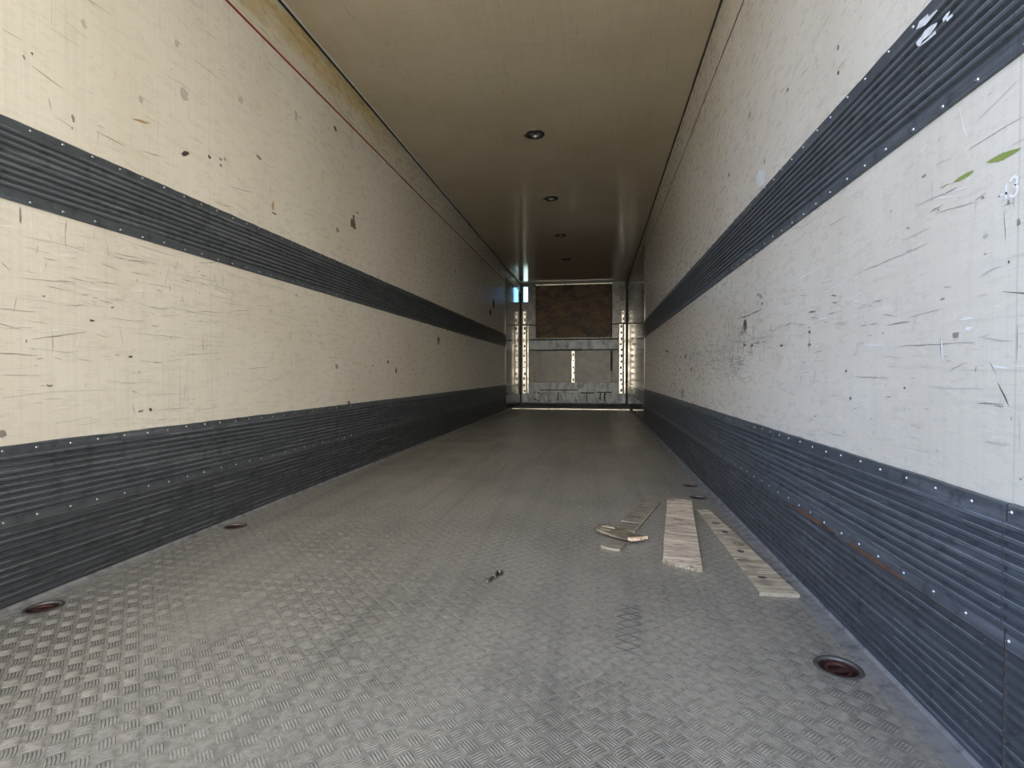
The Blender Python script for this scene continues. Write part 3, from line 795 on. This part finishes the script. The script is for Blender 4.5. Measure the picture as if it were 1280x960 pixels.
# ------------------------------------------------------------------ ceiling lamps
labs = ['nearest round recessed lamp in the ceiling', 'second round ceiling lamp counted from the camera', 'third round ceiling lamp, in the dim part of the ceiling', 'farthest ceiling lamp, close to the end wall']
for i, ((lx, ly), lab) in enumerate(zip(LAMPS, labs)):
    r_ = tag(empty('ceiling_lamp', (lx, ly, H)), lab, 'lamp', 'row of recessed ceiling lamps')
    bm = bmesh.new(); lathe(bm, [(.058, .010), (.060, -.006), (.066, -.012), (.076, -.010), (.083, -.002), (.083, .0)], 48); link('rim', bm, M['black'], r_, smooth=True)
    bm = bmesh.new(); lathe(bm, [(.061, -.004), (.056, .012), (.045, .028), (.026, .038), (0, .042)], 40); link('reflector', bm, M['lens'], r_, smooth=True)
    bm = bmesh.new(); lathe(bm, [(.016, .040), (.018, .016), (.013, .006), (0, .002)], 20); link('bulb_cap', bm, M['alu'], r_, smooth=True)
    bm = bmesh.new(); box(bm, -.097, -.072, -.016, .016, -.011, -.001); link('clip', bm, M['black'], r_, bevel=.003)
    bm = bmesh.new(); tube(bm, [(.088 * math.cos(t_), .088 * math.sin(t_), -.001) for t_ in [math.radians(a_) for a_ in range(-130, -49, 8)]], .0022, 6); link('chrome_edge', bm, M['alu_bright'], r_, smooth=True)

# ------------------------------------------------------------------ lashing rings sunk in the floor
rlab = ['rusty lashing ring in the floor near the right wall, closest to the camera', 'dark lashing ring in the floor beyond the wide plank, by the right wall', 'farthest dark lashing ring at the right, just behind another ring',
        'rusty lashing ring at the left wall, the farther of the two', 'rusty lashing ring at the foot of the left wall, nearest the camera']
for (rx, ry, rr), lab in zip(RINGS, rlab):
    r_ = tag(empty('lashing_ring', (rx, ry, 0), random.uniform(0, 3)), lab, 'lashing ring', 'lashing rings sunk in the floor')
    bm = bmesh.new(); lathe(bm, [(rr - .002, -.004), (rr - .001, .0015), (rr + .003, .0020), (rr + .008, .0014), (rr + .010, .0002)], 40); link('rim', bm, M['ring_rim'], r_, smooth=True)
    bm = bmesh.new(); lathe(bm, [(rr + .001, -.001), (rr - .003, -.010), (rr * .75, -.022), (rr * .4, -.026), (0, -.026)], 36); link('cup', bm, M['rust'], r_, smooth=True)
    bm = bmesh.new(); q_ = rr * .62; tube(bm, [(q_ * math.cos(t_), q_ * math.sin(t_) * .9, -.008 + .003 * math.sin(t_)) for t_ in [2 * math.pi * k_ / 24 for k_ in range(24)]], .0055, 8, closed=True); link('ring', bm, M['rust'], r_, smooth=True)
    bm = bmesh.new(); box(bm, -rr * .95, rr * .95, -.006, .006, -.014, -.005); link('bar', bm, M['rust'], r_, bevel=.002)

# ------------------------------------------------------------------ loose planks
def plank(name, P0, P1, w0, w1, th, z0, mats, label, rag0=0.0, rag1=0.0, skew0=0.0, skew1=0.0, tilt=0.0, n_=14, chips=()):
    """plank from P0 (near the camera) to P1; local x runs across, so the cracks in the veneer run across"""
    P0 = Vector(P0); P1 = Vector(P1); L_ = (P1 - P0).length; ang = math.atan2(P1.y - P0.y, P1.x - P0.x) - math.pi / 2
    r_ = tag(empty(name, (P0.x, P0.y, z0), ang), label, 'plank')
    r_.rotation_euler = (tilt, 0, ang)
    bm = bmesh.new()
    cols = 8; top = []; bot = []
    for i in range(n_ + 1):
        t_ = i / n_; rt, rb = [], []
        for j in range(cols + 1):
            s_ = j / cols - .5; w_ = w0 + (w1 - w0) * t_
            y_ = t_ * L_ + s_ * (skew0 * (1 - t_) + skew1 * t_)
            if i == 0: y_ += random.uniform(-rag0, rag0)
            if i == n_: y_ += random.uniform(-rag1, rag1)
            x_ = s_ * w_ + (random.uniform(-.0012, .0012) if j in (0, cols) else 0)
            drop = (rag0 * .25 if i == 0 else (rag1 * .25 if i == n_ else 0)) * random.random()
            rt.append(bm.verts.new((x_, y_, th - drop + random.uniform(-.0004, .0004)))); rb.append(bm.verts.new((x_, y_, 0)))
        top.append(rt); bot.append(rb)
    for i in range(n_):
        for j in range(cols):
            f = bm.faces.new((top[i][j], top[i][j + 1], top[i + 1][j + 1], top[i + 1][j])); f.material_index = 0
            bm.faces.new((bot[i][j], bot[i + 1][j], bot[i + 1][j + 1], bot[i][j + 1])).material_index = 1
        for j in (0, cols):
            bm.faces.new((top[i][j], top[i + 1][j], bot[i + 1][j], bot[i][j])).material_index = 1
    for i in (0, n_):
        for j in range(cols):
            bm.faces.new((top[i][j], top[i][j + 1], bot[i][j + 1], bot[i][j])).material_index = 1
    link('board', bm, mats, r_)
    return r_, L_
def knots(root, lst, m, th, name='knot'):
    for (x_, y_, rx_, ry_) in lst:
        bm = bmesh.new(); vs = [bm.verts.new((x_ + rx_ * random.uniform(.75, 1.2) * math.cos(2 * math.pi * k_ / 12), y_ + ry_ * random.uniform(.75, 1.2) * math.sin(2 * math.pi * k_ / 12), th + .0008)) for k_ in range(12)]
        c_ = bm.verts.new((x_, y_, th + .0004))
        for k_ in range(12): bm.faces.new((vs[k_], vs[(k_ + 1) % 12], c_))
        link(name, bm, m, root)

r_, L_ = plank('plank', (.318, 2.005), (.464, 3.038), .140, .131, .017, .0005, [M['wood_a'], M['wood_edge']], 'widest pale plank with a splintered end, lying lengthwise on the floor', rag0=.016, skew0=-.06)
# splinters at the broken near end
bm = bmesh.new()
for i in range(10):
    x_ = -.066 + i * .0115; l_ = random.uniform(.006, .026) * (1.4 if i < 5 else .6); h_ = random.uniform(.004, .011)
    prism(bm, [(x_ - .006, .02 + i * -.004), (x_ + .006, .02 + i * -.004), (x_ + random.uniform(-.003, .003), -l_ + .022 - i * .004)], .001, h_)
link('splinters', bm, M['wood_b'], r_)
knots(r_, [(-.022, .60, .006, .020), (.000, .585, .003, .016), (-.045, .16, .004, .006)], M['mark_mid'], .017, 'stain')

r_, L_ = plank('plank', (.588, 1.790), (.555, 2.838), .124, .066, .012, .0005, [M['wood_b'], M['wood_edge']], 'long narrow tapering plank with dark knots, nearest the right wall', n_=16)
knots(r_, [(-.010, .13, .019, .012), (-.002, .40, .014, .016), (.006, .66, .012, .018)], M['mark_dark'], .012)
knots(r_, [(-.022, .30, .030, .018), (.018, .50, .020, .03), (.0, .80, .02, .03)], M['wood_c'], .0115, 'stain')

r_, L_ = plank('plank', (.127, 2.415), (.312, 3.003), .104, .092, .010, .0005, [M['wood_c'], M['wood_edge']], 'dark grey plank lying askew behind the short curved piece', n_=12)
bm = bmesh.new(); box(bm, -.050, .046, .135, .142, .0096, .0115); link('pale_lip', bm, M['wood_b'], r_)
bm = bmesh.new(); box(bm, .0435, .0470, .0, .56, .0085, .0108); link('pale_edge', bm, M['wood_b'], r_)

r_ = tag(empty('plank', (.095, 2.335, .0125), -.32), 'short curved plank piece with bright broken tip, on top of others', 'plank')
r_.rotation_euler = (0.0, .0, -.66); r_.location = (.098, 2.335, .0125)
bm = bmesh.new()
out = [(-.125, .020), (-.118, .046), (-.085, .060), (-.04, .050), (.02, .044), (.08, .036), (.122, .030), (.118, -.004), (.100, -.036), (.055, -.046), (.0, -.046), (-.05, -.040), (-.095, -.034), (-.120, -.008)]
def arch(x_): return .004 * (x_ / .12) ** 2
c_t = [bm.verts.new((p[0], p[1], .010 + arch(p[0]))) for p in out]; c_b = [bm.verts.new((p[0], p[1], arch(p[0]))) for p in out]
bm.faces.new(c_t); bm.faces.new(c_b[::-1])
for i in range(len(out)): bm.faces.new((c_b[i], c_b[(i + 1) % 14], c_t[(i + 1) % 14], c_t[i])).material_index = 1
link('board', bm, [M['wood_d'], M['wood_d']], r_)
bm = bmesh.new()
for q in ([(.124, .028), (.128, .034), (.108, -.004), (.080, -.044), (.098, -.042), (.116, -.012)],): prism(bm, q, .003, .0155, jitter=.001)
link('broken_tip', bm, M['wood_raw'], r_)
bm = bmesh.new(); prism(bm, [(-.118, .020), (-.10, .048), (-.06, .050), (-.04, .030), (-.09, .012)], .009, .0135, jitter=.001); link('splinter', bm, M['wood_b'], r_)
bm = bmesh.new(); prism(bm, [(-.085, -.012), (-.04, -.004), (-.05, -.018), (-.08, -.024)], .009, .0135, jitter=.0005); link('splinter', bm, M['wood_edge'], r_)

bm = bmesh.new(); prism(bm, [(.020, 2.180), (.040, 2.166), (.070, 2.152), (.096, 2.146), (.112, 2.185), (.126, 2.240), (.085, 2.262), (.040, 2.285)], 0.0005, .011, 0, 1)
me_ = tag(link('plank', bm, [M['wood_c'], M['wood_edge']]), 'small square offcut of grey plywood in front of the curved piece', 'plank')

# ------------------------------------------------------------------ eye bolt lying on the floor
r_ = tag(empty('eye_bolt', (-.356, 1.79, 0), math.radians(-8)), 'small dark metal eye bolt lying alone on the middle of the floor', 'bolt')
r_.rotation_euler = (0, 0, math.radians(-20))
bm = bmesh.new()
lathe(bm, [(.0105, .002), (.0125, .005), (.0125, .010), (.0095, .014), (.005, .012), (.0045, .006), (.006, .002), (.0105, .002)], 24, (0, .042, 0)); link('eye', bm, M['black'], r_, smooth=True)
bm = bmesh.new(); tube(bm, [(0, .033, .008), (0, .010, .0075), (0, -.010, .007), (0, -.038, .006)], [.0058, .0050, .0046, .0044], 12); link('shank', bm, M['black'], r_, smooth=True)
bm = bmesh.new(); tube(bm, [(0, .006, .0075), (0, -.002, .0075)], [.0076, .0076], 12); link('nut', bm, M['alu_bright'], r_)
bm = bmesh.new(); tube(bm, [(0, -.036, .006), (0, -.046, .006), (0, -.050, .006)], [.0060, .0062, .003], 12); link('tip', bm, M['alu_bright'], r_)
bm = bmesh.new(); lathe(bm, [(0, .0165), (.0035, .0150), (.0052, .0120), (.005, .004)], 16, (0, .042, 0)); link('pin_head', bm, M['alu_bright'], r_, smooth=True)
